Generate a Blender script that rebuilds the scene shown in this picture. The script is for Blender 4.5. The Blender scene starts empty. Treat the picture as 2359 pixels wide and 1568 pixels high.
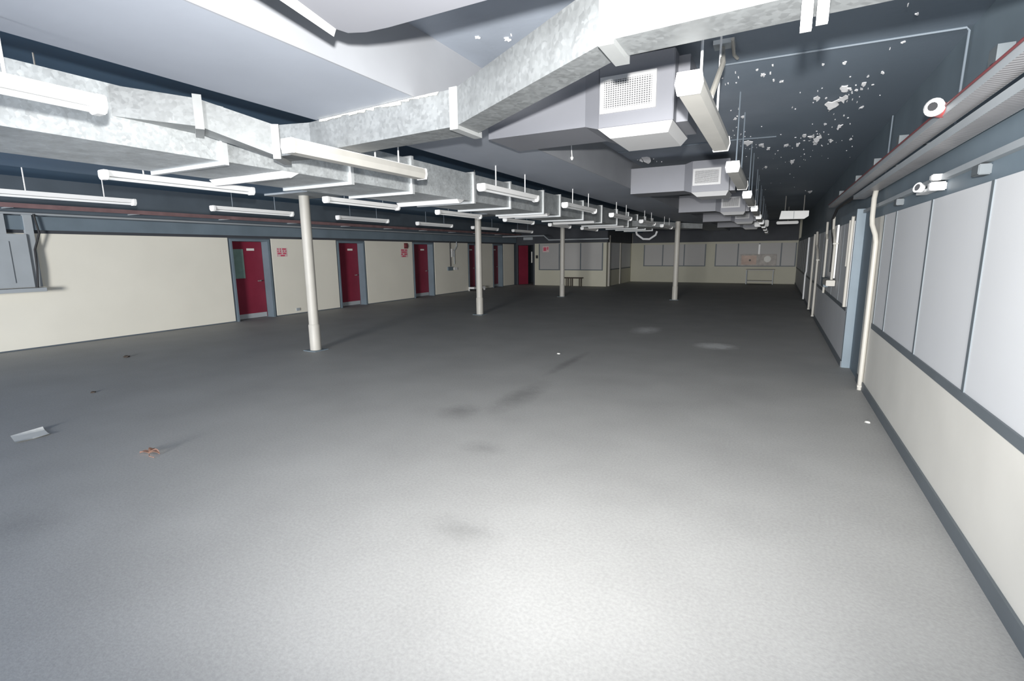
import bpy, bmesh, math, random
from mathutils import Vector, Matrix
random.seed(7)
S = bpy.context.scene
COL = S.collection
PI = math.pi

# ------------------------------------------------------------------ camera
cam = bpy.data.objects.new('camera', bpy.data.cameras.new('camera'))
COL.objects.link(cam)
CAM_H = 1.70
yaw, pitch, roll = .48084, .173448, -.010367
f = Vector((-math.sin(yaw)*math.cos(pitch), math.cos(yaw)*math.cos(pitch), -math.sin(pitch)))
r = Vector((math.cos(yaw), math.sin(yaw), 0)); u = r.cross(f)
r2 = r*math.cos(roll)+u*math.sin(roll); u2 = -r*math.sin(roll)+u*math.cos(roll)
M = Matrix((r2, u2, -f)).transposed().to_4x4(); M.translation = Vector((0, 0, CAM_H))
cam.matrix_world = M
cam.data.sensor_width = 36; cam.data.lens = 36*1151.7/2359
cam.data.clip_start = .05; cam.data.clip_end = 200
S.camera = cam
# ------------------------------------------------------------------ world (dim bluish daylight coming in from the open end behind)
w = bpy.data.worlds.new('world'); S.world = w; w.use_nodes = True
w.node_tree.nodes['Background'].inputs[0].default_value = (.25, .5, 1, 1)
w.node_tree.nodes['Background'].inputs[1].default_value = 1.3
# ------------------------------------------------------------------ the flash on top of the camera
fl = bpy.data.lights.new('flash', 'SPOT')
fl.energy = 1850; fl.shadow_soft_size = .03
fl.spot_size = math.radians(136); fl.spot_blend = 1; fl.color = (1, .985, .955)
flo = bpy.data.objects.new('flash', fl); COL.objects.link(flo)
flo.location = (0, 0, CAM_H+.18)
az, el = math.radians(23.5), math.radians(6)
d = Vector((-math.sin(az)*math.cos(el), math.cos(az)*math.cos(el), math.sin(el)))
flo.rotation_euler = d.to_track_quat('-Z', 'Y').to_euler()
# unseen fill lamp added well behind the camera to even out the flash falloff
wk = bpy.data.lights.new('rear_fill', 'SPOT'); wk.energy = 17000; wk.shadow_soft_size = 1.8
wk.spot_size = math.radians(150); wk.spot_blend = 1; wk.color = (1, .985, .96)
wko = bpy.data.objects.new('rear_fill', wk); COL.objects.link(wko); wko.location = (-1, -12, 1.5)
az, el = math.radians(20), math.radians(1)
d = Vector((-math.sin(az)*math.cos(el), math.cos(az)*math.cos(el), math.sin(el)))
wko.rotation_euler = d.to_track_quat('-Z', 'Y').to_euler()
S.view_settings.view_transform = 'Standard'; S.view_settings.look = 'None'
S.view_settings.gamma = 1; S.view_settings.exposure = 0
S.view_settings.use_curve_mapping = False
S.cycles.max_bounces = 8; S.cycles.diffuse_bounces = 5

# ------------------------------------------------------------------ materials
def mat(name, col, rough=.6, metal=0, var=.0, vscale=3, bump=0, bscale=40, spec=.4, obj_rand=0):
    m = bpy.data.materials.new(name); m.use_nodes = True
    nt = m.node_tree; n = nt.nodes; b = n['Principled BSDF']
    b.inputs['Roughness'].default_value = rough; b.inputs['Metallic'].default_value = metal
    b.inputs['Specular IOR Level'].default_value = spec
    g = n.new('ShaderNodeNewGeometry')
    nz = n.new('ShaderNodeTexNoise'); nz.inputs['Scale'].default_value = vscale; nz.inputs['Detail'].default_value = 5
    nt.links.new(g.outputs['Position'], nz.inputs['Vector'])
    mp = n.new('ShaderNodeMapRange'); mp.inputs[1].default_value = .3; mp.inputs[2].default_value = .7
    mp.inputs[3].default_value = 1-var; mp.inputs[4].default_value = 1+var*.6
    nt.links.new(nz.outputs['Fac'], mp.inputs[0])
    val = mp.outputs[0]
    if obj_rand:
        oi = n.new('ShaderNodeObjectInfo'); mr = n.new('ShaderNodeMapRange')
        mr.inputs[3].default_value = 1-obj_rand; mr.inputs[4].default_value = 1+obj_rand
        nt.links.new(oi.outputs['Random'], mr.inputs[0])
        mu = n.new('ShaderNodeMath'); mu.operation = 'MULTIPLY'
        nt.links.new(val, mu.inputs[0]); nt.links.new(mr.outputs[0], mu.inputs[1]); val = mu.outputs[0]
    vm = n.new('ShaderNodeVectorMath'); vm.operation = 'SCALE'
    vm.inputs[0].default_value = col[:3]
    nt.links.new(val, vm.inputs['Scale'])
    nt.links.new(vm.outputs[0], b.inputs['Base Color'])
    if bump:
        n2 = n.new('ShaderNodeTexNoise'); n2.inputs['Scale'].default_value = bscale; n2.inputs['Detail'].default_value = 3
        nt.links.new(g.outputs['Position'], n2.inputs['Vector'])
        bp = n.new('ShaderNodeBump'); bp.inputs['Strength'].default_value = bump; bp.inputs['Distance'].default_value = .01
        nt.links.new(n2.outputs['Fac'], bp.inputs['Height']); nt.links.new(bp.outputs[0], b.inputs['Normal'])
    return m

def math_node(nt, op, a, b=None, clamp=False):
    x = nt.nodes.new('ShaderNodeMath'); x.operation = op; x.use_clamp = clamp
    for i, v in enumerate((a, b)):
        if v is None: continue
        if isinstance(v, (int, float)): x.inputs[i].default_value = v
        else: nt.links.new(v, x.inputs[i])
    return x.outputs[0]

def floor_material():
    m = mat('floor_coating', (.36, .36, .352), .62, var=.08, vscale=1.3, bump=.05, bscale=90, spec=.25)
    nt = m.node_tree; n = nt.nodes; b = n['Principled BSDF']
    src = b.inputs['Base Color'].links[0].from_socket
    g = [x for x in n if x.type == 'NEW_GEOMETRY'][0]
    sp = n.new('ShaderNodeSeparateXYZ'); nt.links.new(g.outputs['Position'], sp.inputs[0])
    nz = n.new('ShaderNodeTexNoise'); nz.inputs['Scale'].default_value = 6.5; nz.inputs['Detail'].default_value = 7
    nz.inputs['Roughness'].default_value = .7
    nt.links.new(g.outputs['Position'], nz.inputs['Vector'])
    gr = n.new('ShaderNodeTexNoise'); gr.inputs['Scale'].default_value = 55; gr.inputs['Detail'].default_value = 2
    nt.links.new(g.outputs['Position'], gr.inputs['Vector'])
    def blob(cx, cy, sx, sy, thr, k):
        dx = math_node(nt, 'DIVIDE', math_node(nt, 'SUBTRACT', sp.outputs[0], cx), sx)
        dy = math_node(nt, 'DIVIDE', math_node(nt, 'SUBTRACT', sp.outputs[1], cy), sy)
        rr = math_node(nt, 'SQRT', math_node(nt, 'ADD', math_node(nt, 'MULTIPLY', dx, dx), math_node(nt, 'MULTIPLY', dy, dy)))
        e = math_node(nt, 'SUBTRACT', 1.0, rr, True)
        v = math_node(nt, 'SUBTRACT', math_node(nt, 'MULTIPLY', e, math_node(nt, 'ADD', nz.outputs['Fac'], .25)), thr)
        return math_node(nt, 'MULTIPLY', v, k, True)
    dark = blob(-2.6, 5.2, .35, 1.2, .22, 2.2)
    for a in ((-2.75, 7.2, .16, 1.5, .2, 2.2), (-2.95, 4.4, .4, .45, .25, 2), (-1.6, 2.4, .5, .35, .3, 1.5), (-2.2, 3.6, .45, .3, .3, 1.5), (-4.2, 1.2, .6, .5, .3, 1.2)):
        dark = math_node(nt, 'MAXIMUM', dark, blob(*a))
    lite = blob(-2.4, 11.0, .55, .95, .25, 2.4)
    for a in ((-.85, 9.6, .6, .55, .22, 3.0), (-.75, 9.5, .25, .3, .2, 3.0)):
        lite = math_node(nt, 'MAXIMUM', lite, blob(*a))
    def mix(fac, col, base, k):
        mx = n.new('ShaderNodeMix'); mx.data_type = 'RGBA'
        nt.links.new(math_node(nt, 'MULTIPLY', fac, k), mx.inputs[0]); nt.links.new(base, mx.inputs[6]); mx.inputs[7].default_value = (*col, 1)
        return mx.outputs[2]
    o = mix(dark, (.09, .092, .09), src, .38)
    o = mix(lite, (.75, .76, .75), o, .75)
    sc = n.new('ShaderNodeVectorMath'); sc.operation = 'SCALE'
    mr = n.new('ShaderNodeMapRange'); mr.inputs[1].default_value = .3; mr.inputs[2].default_value = .7; mr.inputs[3].default_value = .92; mr.inputs[4].default_value = 1.07
    nt.links.new(gr.outputs['Fac'], mr.inputs[0]); nt.links.new(o, sc.inputs[0]); nt.links.new(mr.outputs[0], sc.inputs['Scale'])
    nt.links.new(sc.outputs[0], b.inputs['Base Color'])
    return m

def galvanised(name='galvanised_sheet', col=(.62, .65, .655)):
    m = mat(name, col, .5, .35, var=.16, vscale=7, spec=.5, obj_rand=.05)
    nt = m.node_tree; n = nt.nodes; b = n['Principled BSDF']
    src = b.inputs['Base Color'].links[0].from_socket
    g = [x for x in n if x.type == 'NEW_GEOMETRY'][0]
    v = n.new('ShaderNodeTexVoronoi'); v.inputs['Scale'].default_value = 45
    nt.links.new(g.outputs['Position'], v.inputs['Vector'])
    bw = n.new('ShaderNodeRGBToBW'); nt.links.new(v.outputs['Color'], bw.inputs[0])
    mr = n.new('ShaderNodeMapRange'); mr.inputs[3].default_value = .86; mr.inputs[4].default_value = 1.12
    nt.links.new(bw.outputs[0], mr.inputs[0])
    sc = n.new('ShaderNodeVectorMath'); sc.operation = 'SCALE'
    nt.links.new(src, sc.inputs[0]); nt.links.new(mr.outputs[0], sc.inputs['Scale']); nt.links.new(sc.outputs[0], b.inputs['Base Color'])
    mr2 = n.new('ShaderNodeMapRange'); mr2.inputs[3].default_value = .4; mr2.inputs[4].default_value = .6
    nt.links.new(bw.outputs[0], mr2.inputs[0]); nt.links.new(mr2.outputs[0], b.inputs['Roughness'])
    return m

def falloff_ceiling():
    # slate paint darkening to the right: flash falloff put into the colour, mottled
    m = mat('falloff_ceiling_paint', (.31, .345, .40), .6, var=.12, vscale=1.6, bump=.08, bscale=25, spec=.3)
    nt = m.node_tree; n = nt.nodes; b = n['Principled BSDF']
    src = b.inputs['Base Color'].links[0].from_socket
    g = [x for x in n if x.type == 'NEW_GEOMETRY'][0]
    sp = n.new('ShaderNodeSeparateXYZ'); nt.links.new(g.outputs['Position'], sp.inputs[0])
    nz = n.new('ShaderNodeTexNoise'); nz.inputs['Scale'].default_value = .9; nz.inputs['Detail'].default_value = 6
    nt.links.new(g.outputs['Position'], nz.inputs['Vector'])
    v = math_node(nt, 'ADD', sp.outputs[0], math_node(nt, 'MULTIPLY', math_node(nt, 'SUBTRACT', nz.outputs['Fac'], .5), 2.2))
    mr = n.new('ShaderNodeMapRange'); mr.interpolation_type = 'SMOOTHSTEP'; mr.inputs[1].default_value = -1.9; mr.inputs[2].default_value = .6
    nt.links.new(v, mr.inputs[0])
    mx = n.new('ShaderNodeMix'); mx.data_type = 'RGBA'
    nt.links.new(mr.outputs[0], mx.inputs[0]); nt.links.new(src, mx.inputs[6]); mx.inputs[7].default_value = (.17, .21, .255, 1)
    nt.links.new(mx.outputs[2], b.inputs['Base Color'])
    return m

def perforated():
    m = mat('perforated_tray', (.52, .51, .52), .5, .3, var=.1)
    nt = m.node_tree; n = nt.nodes; b = n['Principled BSDF']
    src = b.inputs['Base Color'].links[0].from_socket
    g = [x for x in n if x.type == 'NEW_GEOMETRY'][0]
    wv = n.new('ShaderNodeTexWave'); wv.bands_direction = 'Y'; wv.inputs['Scale'].default_value = 9
    nt.links.new(g.outputs['Position'], wv.inputs['Vector'])
    mr = n.new('ShaderNodeMapRange'); mr.inputs[1].default_value = .35; mr.inputs[2].default_value = .6; mr.inputs[3].default_value = .5; mr.inputs[4].default_value = 1
    nt.links.new(wv.outputs['Fac'], mr.inputs[0])
    sc = n.new('ShaderNodeVectorMath'); sc.operation = 'SCALE'
    nt.links.new(src, sc.inputs[0]); nt.links.new(mr.outputs[0], sc.inputs['Scale']); nt.links.new(sc.outputs[0], b.inputs['Base Color'])
    return m

X = dict(
    floor=floor_material(), galv=galvanised(), galv_mid=galvanised('dimmed_galvanised_sheet', (.25, .263, .266)), galv_dull=galvanised('darkened_galvanised_sheet', (.22, .232, .236)), perf=perforated(),  # branch duct sheets darkened in colour to hold down the close flash
    ceil=mat('slate_ceiling_paint', (.115, .20, .30), .6, var=.10, vscale=1.2, bump=.05, bscale=25, spec=.3),  # blue of the shaded ceiling is put into this paint
    ceil_dark=falloff_ceiling(),
    soffit=mat('soffit_paint', (.31, .335, .38), .6, var=.06, vscale=1.2, bump=.04, bscale=20, spec=.3),
    slate=mat('slate_blue_paint', (.16, .205, .24), .55, var=.12, vscale=2),
    dark=mat('charcoal_paint', (.055, .06, .07), .7, var=.1),
    far_cream=mat('faded_olive_cream_board', (.42, .41, .33), .55, var=.05, vscale=.9),
    far_grey=mat('faded_grey_board', (.40, .395, .385), .55, var=.05, vscale=.8),
    lower_cream=mat('lower_board_cream', (.74, .72, .66), .5, var=.05, vscale=2),
    cream=mat('cream_board', (.76, .735, .645), .55, var=.04, vscale=.9, spec=.3),
    cream2=mat('cream_gloss_paint', (.43, .415, .375), .45, var=.05, vscale=4),
    grey_board=mat('pale_grey_board', (.68, .69, .70), .5, var=.03, vscale=.8, spec=.3),
    grey_wall=mat('grey_wall_board', (.60, .61, .62), .55, var=.05, vscale=1),
    red=mat('red_door_paint', (.21, .022, .045), .45, var=.12, vscale=2),
    white=mat('white_enamel', (.80, .80, .79), .4, var=.03),
    tube=mat('unlit_tube_glass', (.85, .86, .86), .2, var=.0),
    opal=mat('dusty_diffuser', (.44, .43, .40), .5, var=.06, vscale=6),
    grille=mat('white_grille', (.52, .52, .52), .45),
    void=mat('grille_void', (.07, .072, .078), .8),
    greybox=mat('grey_box_paint', (.36, .39, .41), .5, var=.06),
    box=mat('pale_grey_sheet', (.19, .195, .215), .5, .1, var=.05, vscale=2),
    glass=mat('wired_glass', (.20, .30, .27), .25, var=.1, vscale=8, spec=.6),
    flake=mat('bare_plaster', (.72, .72, .73), .8, var=.1, vscale=20),
    redmark=mat('red_print', (.62, .10, .16), .6, var=.2, vscale=30),
    pinkpaper=mat('faded_pink_paper', (.66, .50, .49), .7, var=.1, vscale=15),
    redcable=mat('red_cable', (.17, .045, .05), .5),
    blackcable=mat('black_cable', (.02, .02, .022), .5),
    redplastic=mat('red_plastic', (.55, .10, .10), .4),
    unit_grey=mat('stained_grey_metal', (.40, .375, .35), .6, 0, var=.25, vscale=5),
    tan=mat('tarnished_tan_metal', (.50, .38, .32), .6, 0, var=.2, vscale=3),
    steel=mat('dull_steel', (.40, .39, .37), .3, .5, var=.12, vscale=4),
    brown=mat('dry_brown_leaf', (.26, .15, .11), .7, var=.3, vscale=40),
    darkwood=mat('dark_bench_wood', (.06, .045, .035), .6, var=.2, vscale=6),
    paper=mat('off_white_sheet', (.70, .70, .66), .7, var=.05, vscale=8),
    tape=mat('torn_tape', (.75, .72, .62), .6, var=.2, vscale=20),
    conduit_paint=mat('conduit_slate_paint', (.15, .18, .21), .55),
    boxpaint=mat('box_slate_paint', (.10, .115, .125), .55),
    upper=mat('upper_wall_slate', (.105, .13, .155), .6, var=.12, vscale=2),
    side=mat('bulkhead_side_dimmed', (.27, .28, .30), .6, var=.05),  # bulkhead colour darkened on the face turned to the flash
    room_cream=mat('corner_room_cream', (.53, .515, .42), .55, var=.05, vscale=.9),
    frame=mat('panel_frame', (.13, .15, .165), .55, var=.08),
    pinktray=mat('dusty_red_tray', (.22, .135, .135), .6, var=.25, vscale=3),
)

# ------------------------------------------------------------------ mesh building
class MB:
    def __init__(s): s.v = []; s.f = []
    def add(s, vs, fs):
        o = len(s.v); s.v += [Vector(p) for p in vs]; s.f += [tuple(i+o for i in q) for q in fs]; return s
    def hexa(s, a, b):  # bottom quad (ccw from above), top quad
        return s.add(list(a)+list(b), [(3, 2, 1, 0), (4, 5, 6, 7), (0, 1, 5, 4), (1, 2, 6, 5), (2, 3, 7, 6), (3, 0, 4, 7)])
    def box(s, x0, x1, y0, y1, z0, z1):
        x0, x1 = sorted((x0, x1)); y0, y1 = sorted((y0, y1)); z0, z1 = sorted((z0, z1))
        q = [(x0, y0), (x1, y0), (x1, y1), (x0, y1)]
        return s.hexa([(*p, z0) for p in q], [(*p, z1) for p in q])
    def prism(s, poly, axis, a, b):
        """poly of 2D points swept along axis from a to b"""
        n = len(poly)
        def P(p, t): return {'x': (t, p[0], p[1]), 'y': (p[0], t, p[1]), 'z': (p[0], p[1], t)}[axis]
        vs = [P(p, a) for p in poly]+[P(p, b) for p in poly]
        fs = [tuple(range(n))[::-1], tuple(range(n, 2*n))]+[(i, (i+1) % n, n+(i+1) % n, n+i) for i in range(n)]
        return s.add(vs, fs)
    def tube(s, pts, rad, n=10, cap=True):
        pts = [Vector(p) for p in pts]; rings = []
        prev = None
        for i, p in enumerate(pts):
            t = (pts[min(i+1, len(pts)-1)]-pts[max(i-1, 0)]).normalized()
            if prev is None:
                a = t.orthogonal().normalized()
            else:
                a = (prev-t*prev.dot(t)).normalized()
            prev = a; b = t.cross(a)
            rr = rad[i] if isinstance(rad, (list, tuple)) else rad
            rings.append([p+(a*math.cos(2*PI*k/n)+b*math.sin(2*PI*k/n))*rr for k in range(n)])
        vs = [v for rg in rings for v in rg]; fs = []
        for i in range(len(pts)-1):
            for k in range(n):
                fs.append((i*n+k, i*n+(k+1) % n, (i+1)*n+(k+1) % n, (i+1)*n+k))
        if cap:
            fs.append(tuple(range(n))[::-1]); fs.append(tuple(range((len(pts)-1)*n, len(pts)*n)))
        return s.add(vs, fs)
    def build(s, name, m, parent=None, bevel=0, smooth=False, base=False):
        xs = [min(p[i] for p in s.v) for i in range(3)]; xe = [max(p[i] for p in s.v) for i in range(3)]
        c = Vector(((xs[0]+xe[0])/2, (xs[1]+xe[1])/2, xs[2] if (base or parent is None) else (xs[2]+xe[2])/2))
        me = bpy.data.meshes.new(name); me.from_pydata([p-c for p in s.v], [], s.f)
        bm = bmesh.new(); bm.from_mesh(me); bmesh.ops.recalc_face_normals(bm, faces=bm.faces)
        if bevel:
            bmesh.ops.bevel(bm, geom=list(bm.edges), offset=bevel, segments=2, affect='EDGES', clamp_overlap=True)
        bm.to_mesh(me); bm.free()
        if smooth:
            for p in me.polygons: p.use_smooth = True
            me.set_sharp_from_angle(angle=math.radians(40))
        me.materials.append(X[m])
        o = bpy.data.objects.new(name, me); COL.objects.link(o)
        q = Vector((0, 0, 0)); pp = parent
        while pp is not None: q += pp.location; pp = pp.parent
        o.parent = parent; o.location = c-q
        return o
def box(*a): return MB().box(*a)
def tag(o, label=None, cat=None, group=None, kind=None):
    for k, v in (('label', label), ('category', cat), ('group', group), ('kind', kind)):
        if v: o[k] = v
    return o
def thing(name, loc, label, cat, group=None):
    o = bpy.data.objects.new(name, None); COL.objects.link(o); o.location = loc; o.empty_display_size = .1
    return tag(o, label, cat, group)
def copy_tree(o, parent=None):
    c = o.copy(); COL.objects.link(c); c.parent = parent
    for ch in list(o.children): copy_tree(ch, c)
    return c
def struct(name, mb, m, **k): return tag(mb.build(name, m, **k), kind='structure')

# ------------------------------------------------------------------ room dimensions (metres)
XL, XR, YB, YF = -12.35, 1.06, -3.0, 29.1
ZC = 3.17            # raised ceiling
ZS = 2.73            # underside of the two long bulkheads
B1 = (-3.24, -2.21)  # bulkhead over the middle
B2 = (-7.79, -6.75)  # bulkhead over the left column row

floor = struct('floor', box(-13.2, 1.6, YB, 30, -.12, 0), 'floor')
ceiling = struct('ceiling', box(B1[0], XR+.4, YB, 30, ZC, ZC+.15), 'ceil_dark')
box(-13.2, B1[0], YB, 30, ZC, ZC+.15).build('ceiling_slab', 'ceil', ceiling)
b1 = struct('trim_1', box(B1[0], B1[1]-.012, YB, YF-.07, ZS, ZC), 'soffit')
box(B1[1]-.012, B1[1], YB, YF-.07, ZS, ZC).build('side_board', 'side', b1)  # thin facing that carries the side colour darkened against the flash
struct('trim_2', box(B2[0], B2[1], YB, YF-.07, ZS, ZC), 'ceil')

# --- left wall -----------------------------------------------------
OPEN = [(8.2, 9.33), (11.77, 12.95), (15.55, 16.85), (19.5, 20.5), (21.75, 22.75)]
HD = 2.12
mb = MB(); y = YB
for a, b in OPEN+[(30, 30)]:
    mb.box(XL-.45, XL-.02, y, a, 0, 2.62); y = b
for a, b in OPEN: mb.box(XL-.45, XL-.02, a, b, HD, 2.62)
mb.box(XL-.45, XL-.3, YB, 30, 0, HD)
mb.box(XL-.45, XL-.02, YB, 30, 2.62, ZC)
wl = struct('wall_left', mb, 'upper')
PAN = [(-3, 2.02), (2.03, 8.14), (9.39, 11.71), (13.0, 15.5), (16.92, 19.44), (20.56, 21.7), (22.82, 24.0)]
for a, b in PAN:
    box(XL-.02, XL, a, b, .025, 2.15).build('wall_board', 'cream', wl)
# fascia and services strip over the boards
box(XL-.02, XL+.05, YB, 24.2, 2.21, 2.46).build('fascia', 'slate', wl)
box(XL-.02, XL+.012, YB, 24.2, 2.15, 2.21).build('shadow_strip', 'dark', wl)
names = ['nearest', 'second', 'third', 'fourth', 'fifth']
for i, (a, b) in enumerate(OPEN):
    dn = struct('door_%d' % (i+1), MB().box(XL-.31, XL+.01, a, a+.05, 0, HD).box(XL-.31, XL+.01, b-.06, b, 0, HD).box(XL-.31, XL+.01, a+.05, b-.06, HD-.05, HD), 'slate')
    lf = box(XL-.30, XL-.25, a+.055, b-.065, .012, HD-.055).build('door_leaf', 'red', dn, bevel=.004)
    if i == 0:
        box(XL-.252, XL-.243, a+.22, a+.50, 1.10, 1.87).build('vision_panel', 'glass', lf)
    box(XL-.25, XL-.243, b-.52, b-.30, 1.83, 1.89).build('sign_plate', 'paper', lf)
    box(XL-.25, XL-.244, a+.08, b-.09, .015, .14).build('kick_plate', 'greybox', lf)
    MB().box(XL-.25, XL-.2, b-.2, b-.17, 1.0, 1.03).box(XL-.215, XL-.2, b-.30, b-.17, 1.0, 1.025).build('door_handle', 'steel', lf)

# --- right wall (first bay set back, second bay proud) --------------
XR2 = .97; YJ = 8.55
wr = struct('wall_right', MB().box(XR+.012, XR+.45, YB, YJ, 0, ZC).box(XR2+.012, XR+.45, YJ, 30, 0, 2.25).box(XR+.012, XR+.45, YJ, 30, 2.25, ZC), 'slate')
mul = [1.27, 2.55, 3.83, 5.08, 6.40]
ed = [-2.9, -1.3, 0.0]+mul+[7.02]
for a, b in zip(ed[:-1], ed[1:]):
    box(XR, XR+.012, a+.022, b-.022, .85, 2.075).build('wall_board', 'grey_board', wr)
for yv in ed[1:]:
    box(XR-.006, XR+.012, yv-.022, yv+.022, .85, 2.075).build('mullion', 'frame', wr)
box(XR-.012, XR+.012, -2.9, 7.05, .79, .85).build('dado_rail', 'frame', wr)
box(XR, XR+.012, -2.9, 7.75, .10, .79).build('lower_board', 'lower_cream', wr)
box(XR, XR+.012, 7.05, 7.75, .79, 2.075).build('side_board', 'lower_cream', wr)
box(XR-.03, XR+.012, -2.9, 8.5, 2.19, 2.23).build('ledge', 'greybox', wr)
box(XR2-.004, XR2+.012, YJ, 8.62, 0, 2.25).build('corner_post', 'slate', wr)
# second bay boards
ed2 = [8.72, 9.9, 11.1, 12.4, 13.7, 15.0, 16.3, 17.6, 19, 20.4, 21.8, 23.2, 24.6, 26, 27.4, 29]
for a, b in zip(ed2[:-1], ed2[1:]):
    box(XR2, XR2+.012, a+.02, b-.02, .87, 2.1).build('wall_board', 'grey_wall', wr)
    box(XR2-.006, XR2+.012, b-.02, b+.02, .87, 2.1).build('mullion', 'frame', wr)
box(XR2, XR2+.012, YJ+.08, 29, .09, .81).build('lower_board', 'grey_wall', wr)
box(XR2-.008, XR2+.012, YJ+.08, 29, .81, .87).build('dado_rail', 'frame', wr)
struct('baseboard_right', MB().box(XR-.015, XR+.02, YB, 7.75, 0, .10).box(XR2-.015, XR2+.02, YJ+.02, 29, 0, .09), 'frame')

# --- far wall ------------------------------------------------------
wf = struct('wall_far', MB().box(-7.4, 1.5, YF, YF+.3, 0, ZC), 'far_cream')
box(-7.3, XR2, YF-.06, YF, 2.17, ZC).build('fascia', 'dark', wf)
def panel_set(parent, xs, yv, z0, z1, m='far_grey'):
    for a, b in zip(xs[:-1], xs[1:]):
        box(a+.03, b-.03, yv-.012, yv, z0+.05, z1).build('wall_board', m, parent)
    for xv in xs: box(xv-.03, xv+.03, yv-.02, yv, z0, z1).build('mullion', 'frame', parent)
    box(xs[0]+.03, xs[-1]-.03, yv-.022, yv, z0, z0+.05).build('sill', 'frame', parent)
panel_set(wf, [-6.63, -5.6, -4.45, -3.36], YF, .87, 2.06)
panel_set(wf, [-2.84, -1.75, -.75, .25, .9], YF, .87, 2.06)
struct('baseboard_far', box(-7.3, XR2, YF-.02, YF, 0, .06), 'far_cream')

# --- room built into the far left corner ---------------------------
YR = 24.3
wp = struct('wall_corner_room', MB().box(-11.27, -7.38, YR, YR+.15, 0, ZC).box(-7.53, -7.38, YR+.15, YF+.2, 0, ZC).box(-11.27, -11.12, YR+.15, 30, 0, ZC), 'room_cream')
box(-11.3, -7.33, YR-.05, YR, 2.16, ZC).build('fascia', 'dark', wp)
box(-7.38, -7.32, YR, YF-.07, 2.16, ZC).build('fascia', 'dark', wp)
panel_set(wp, [-11.0, -9.87, -8.72, -7.58], YR, .79, 2.14, 'far_grey')
for a, b in ((24.75, 26.6), (27.0, 28.9)):
    box(-7.38, -7.365, a, b, .85, 2.14).build('wall_board', 'grey_wall', wp)
    box(-7.38, -7.36, a, b, .79, .85).build('sill', 'frame', wp)
box(-7.38, -7.34, 26.7, 26.9, 0, 2.3).build('pilaster', 'cream2', wp)
box(-7.40, -7.30, YR+.30, YR+.42, 0, 2.5).build('corner_post', 'cream2', wp)
# passage beside it
we = struct('wall_passage_end', box(-12.6, -11.2, 27.2, 27.35, 0, ZC), 'dark')
box(-12.37, -11.27, YR, YR+.12, 2.1, ZC).build('lintel', 'dark', we)
d6 = struct('door_6', MB().box(-12.36, -12.28, YR+.02, YR+.12, 0, 2.1).box(-11.36, -11.28, YR+.02, YR+.12, 0, 2.1), 'dark')
lf = MB().hexa([(-12.27, YR+.1, .01), (-11.96, YR+.62, .01), (-11.99, YR+.64, .01), (-12.30, YR+.12, .01)],
               [(-12.27, YR+.1, 2.08), (-11.96, YR+.62, 2.08), (-11.99, YR+.64, 2.08), (-12.30, YR+.12, 2.08)]).build('door_leaf', 'red', d6)
box(-11.9, -11.84, YR+.9, YR+.93, 1.15, 1.75).build('notice_strip', 'paper', d6)
box(-11.75, -11.40, YR+1.2, YR+1.25, .01, 2.0).build('inner_panel', 'greybox', d6)

# ------------------------------------------------------------------ ceiling wear: bare plaster where paint came off
FL = [(-0.2, 5.03, 0.037, 0.064), (-0.06, 5.31, 0.019, 0.036), (0.26, 6.02, 0.052, 0.107), (0.4, 6.3, 0.076, 0.163), (0.47, 6.14, 0.061, 0.127), (0.46, 5.79, 0.049, 0.097), (0.56, 5.92, 0.017, 0.034), (0.6, 5.76, 0.032, 0.063), (0.69, 5.47, 0.022, 0.042), (0.38, 5.05, 0.018, 0.031), (0.41, 7.27, 0.032, 0.079), (0.57, 7.44, 0.043, 0.109), (0.31, 7.94, 0.052, 0.142), (0.39, 8.01, 0.059, 0.16), (0.23, 7.83, 0.035, 0.093), (0.39, 8.37, 0.049, 0.141), (0.17, 8.4, 0.031, 0.091), (0.03, 8.42, 0.032, 0.092), (-0.27, 8.21, 0.05, 0.141), (-0.44, 7.83, 0.06, 0.161), (0.14, 9.94, 0.045, 0.153), (-0.51, 6.48, 0.025, 0.056), (-0.43, 6.44, 0.025, 0.055), (-1.94, 8.47, 0.085, 0.253), (-2.04, 8.46, 0.036, 0.108), (-0.2, 8.52, 0.026, 0.077), (0.69, 4.28, 0.017, 0.025), (0.71, 4.78, 0.016, 0.026), (-1.93, 3.23, 0.021, 0.027), (-1.76, 3.35, 0.027, 0.035), (-0.53, 14.03, 0.044, 0.213), (0.66, 15.2, 0.058, 0.299), (-0.26, 10.35, 0.024, 0.086), (0.69, 6.64, 0.023, 0.053), (0.56, 8.38, 0.03, 0.088), (0.79, 8.39, 0.03, 0.087), (-0.24, 4.89, 0.015, 0.024)]
def blob(mb, cx, cy, a, b, z, n=11, t=.005):
    po = []
    for k in range(n):
        q = 2*PI*k/n; rr = random.uniform(.3, 1.25)
        po.append((cx+a*rr*math.cos(q), cy+b*rr*math.sin(q)))
    n = len(po); sl = random.uniform(.15, .32)
    def dz(p): return max(0, (p[1]-cy)/b+1)*b*sl          # the far edge peels away from the ceiling
    vs = [(p[0], p[1], z-t-dz(p)) for p in po]+[(p[0], p[1], z+.002-dz(p)*.9) for p in po]
    return mb.add(vs, [tuple(range(n))[::-1], tuple(range(n, 2*n))]+[(i, (i+1) % n, n+(i+1) % n, n+i) for i in range(n)])
for cx, cy, a, b in FL:
    blob(MB(), cx, cy, a*.85, b*.6, ZC).build('plaster_patch', 'flake', ceiling)
mb = MB()
for cx, cy, a, b in FL:
    for _ in range(3 if a > .03 else 1):
        blob(mb, cx+random.gauss(0, .10), cy+random.gauss(0, .22), random.uniform(.004, .012), random.uniform(.006, .022), ZC, 5)
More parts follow.
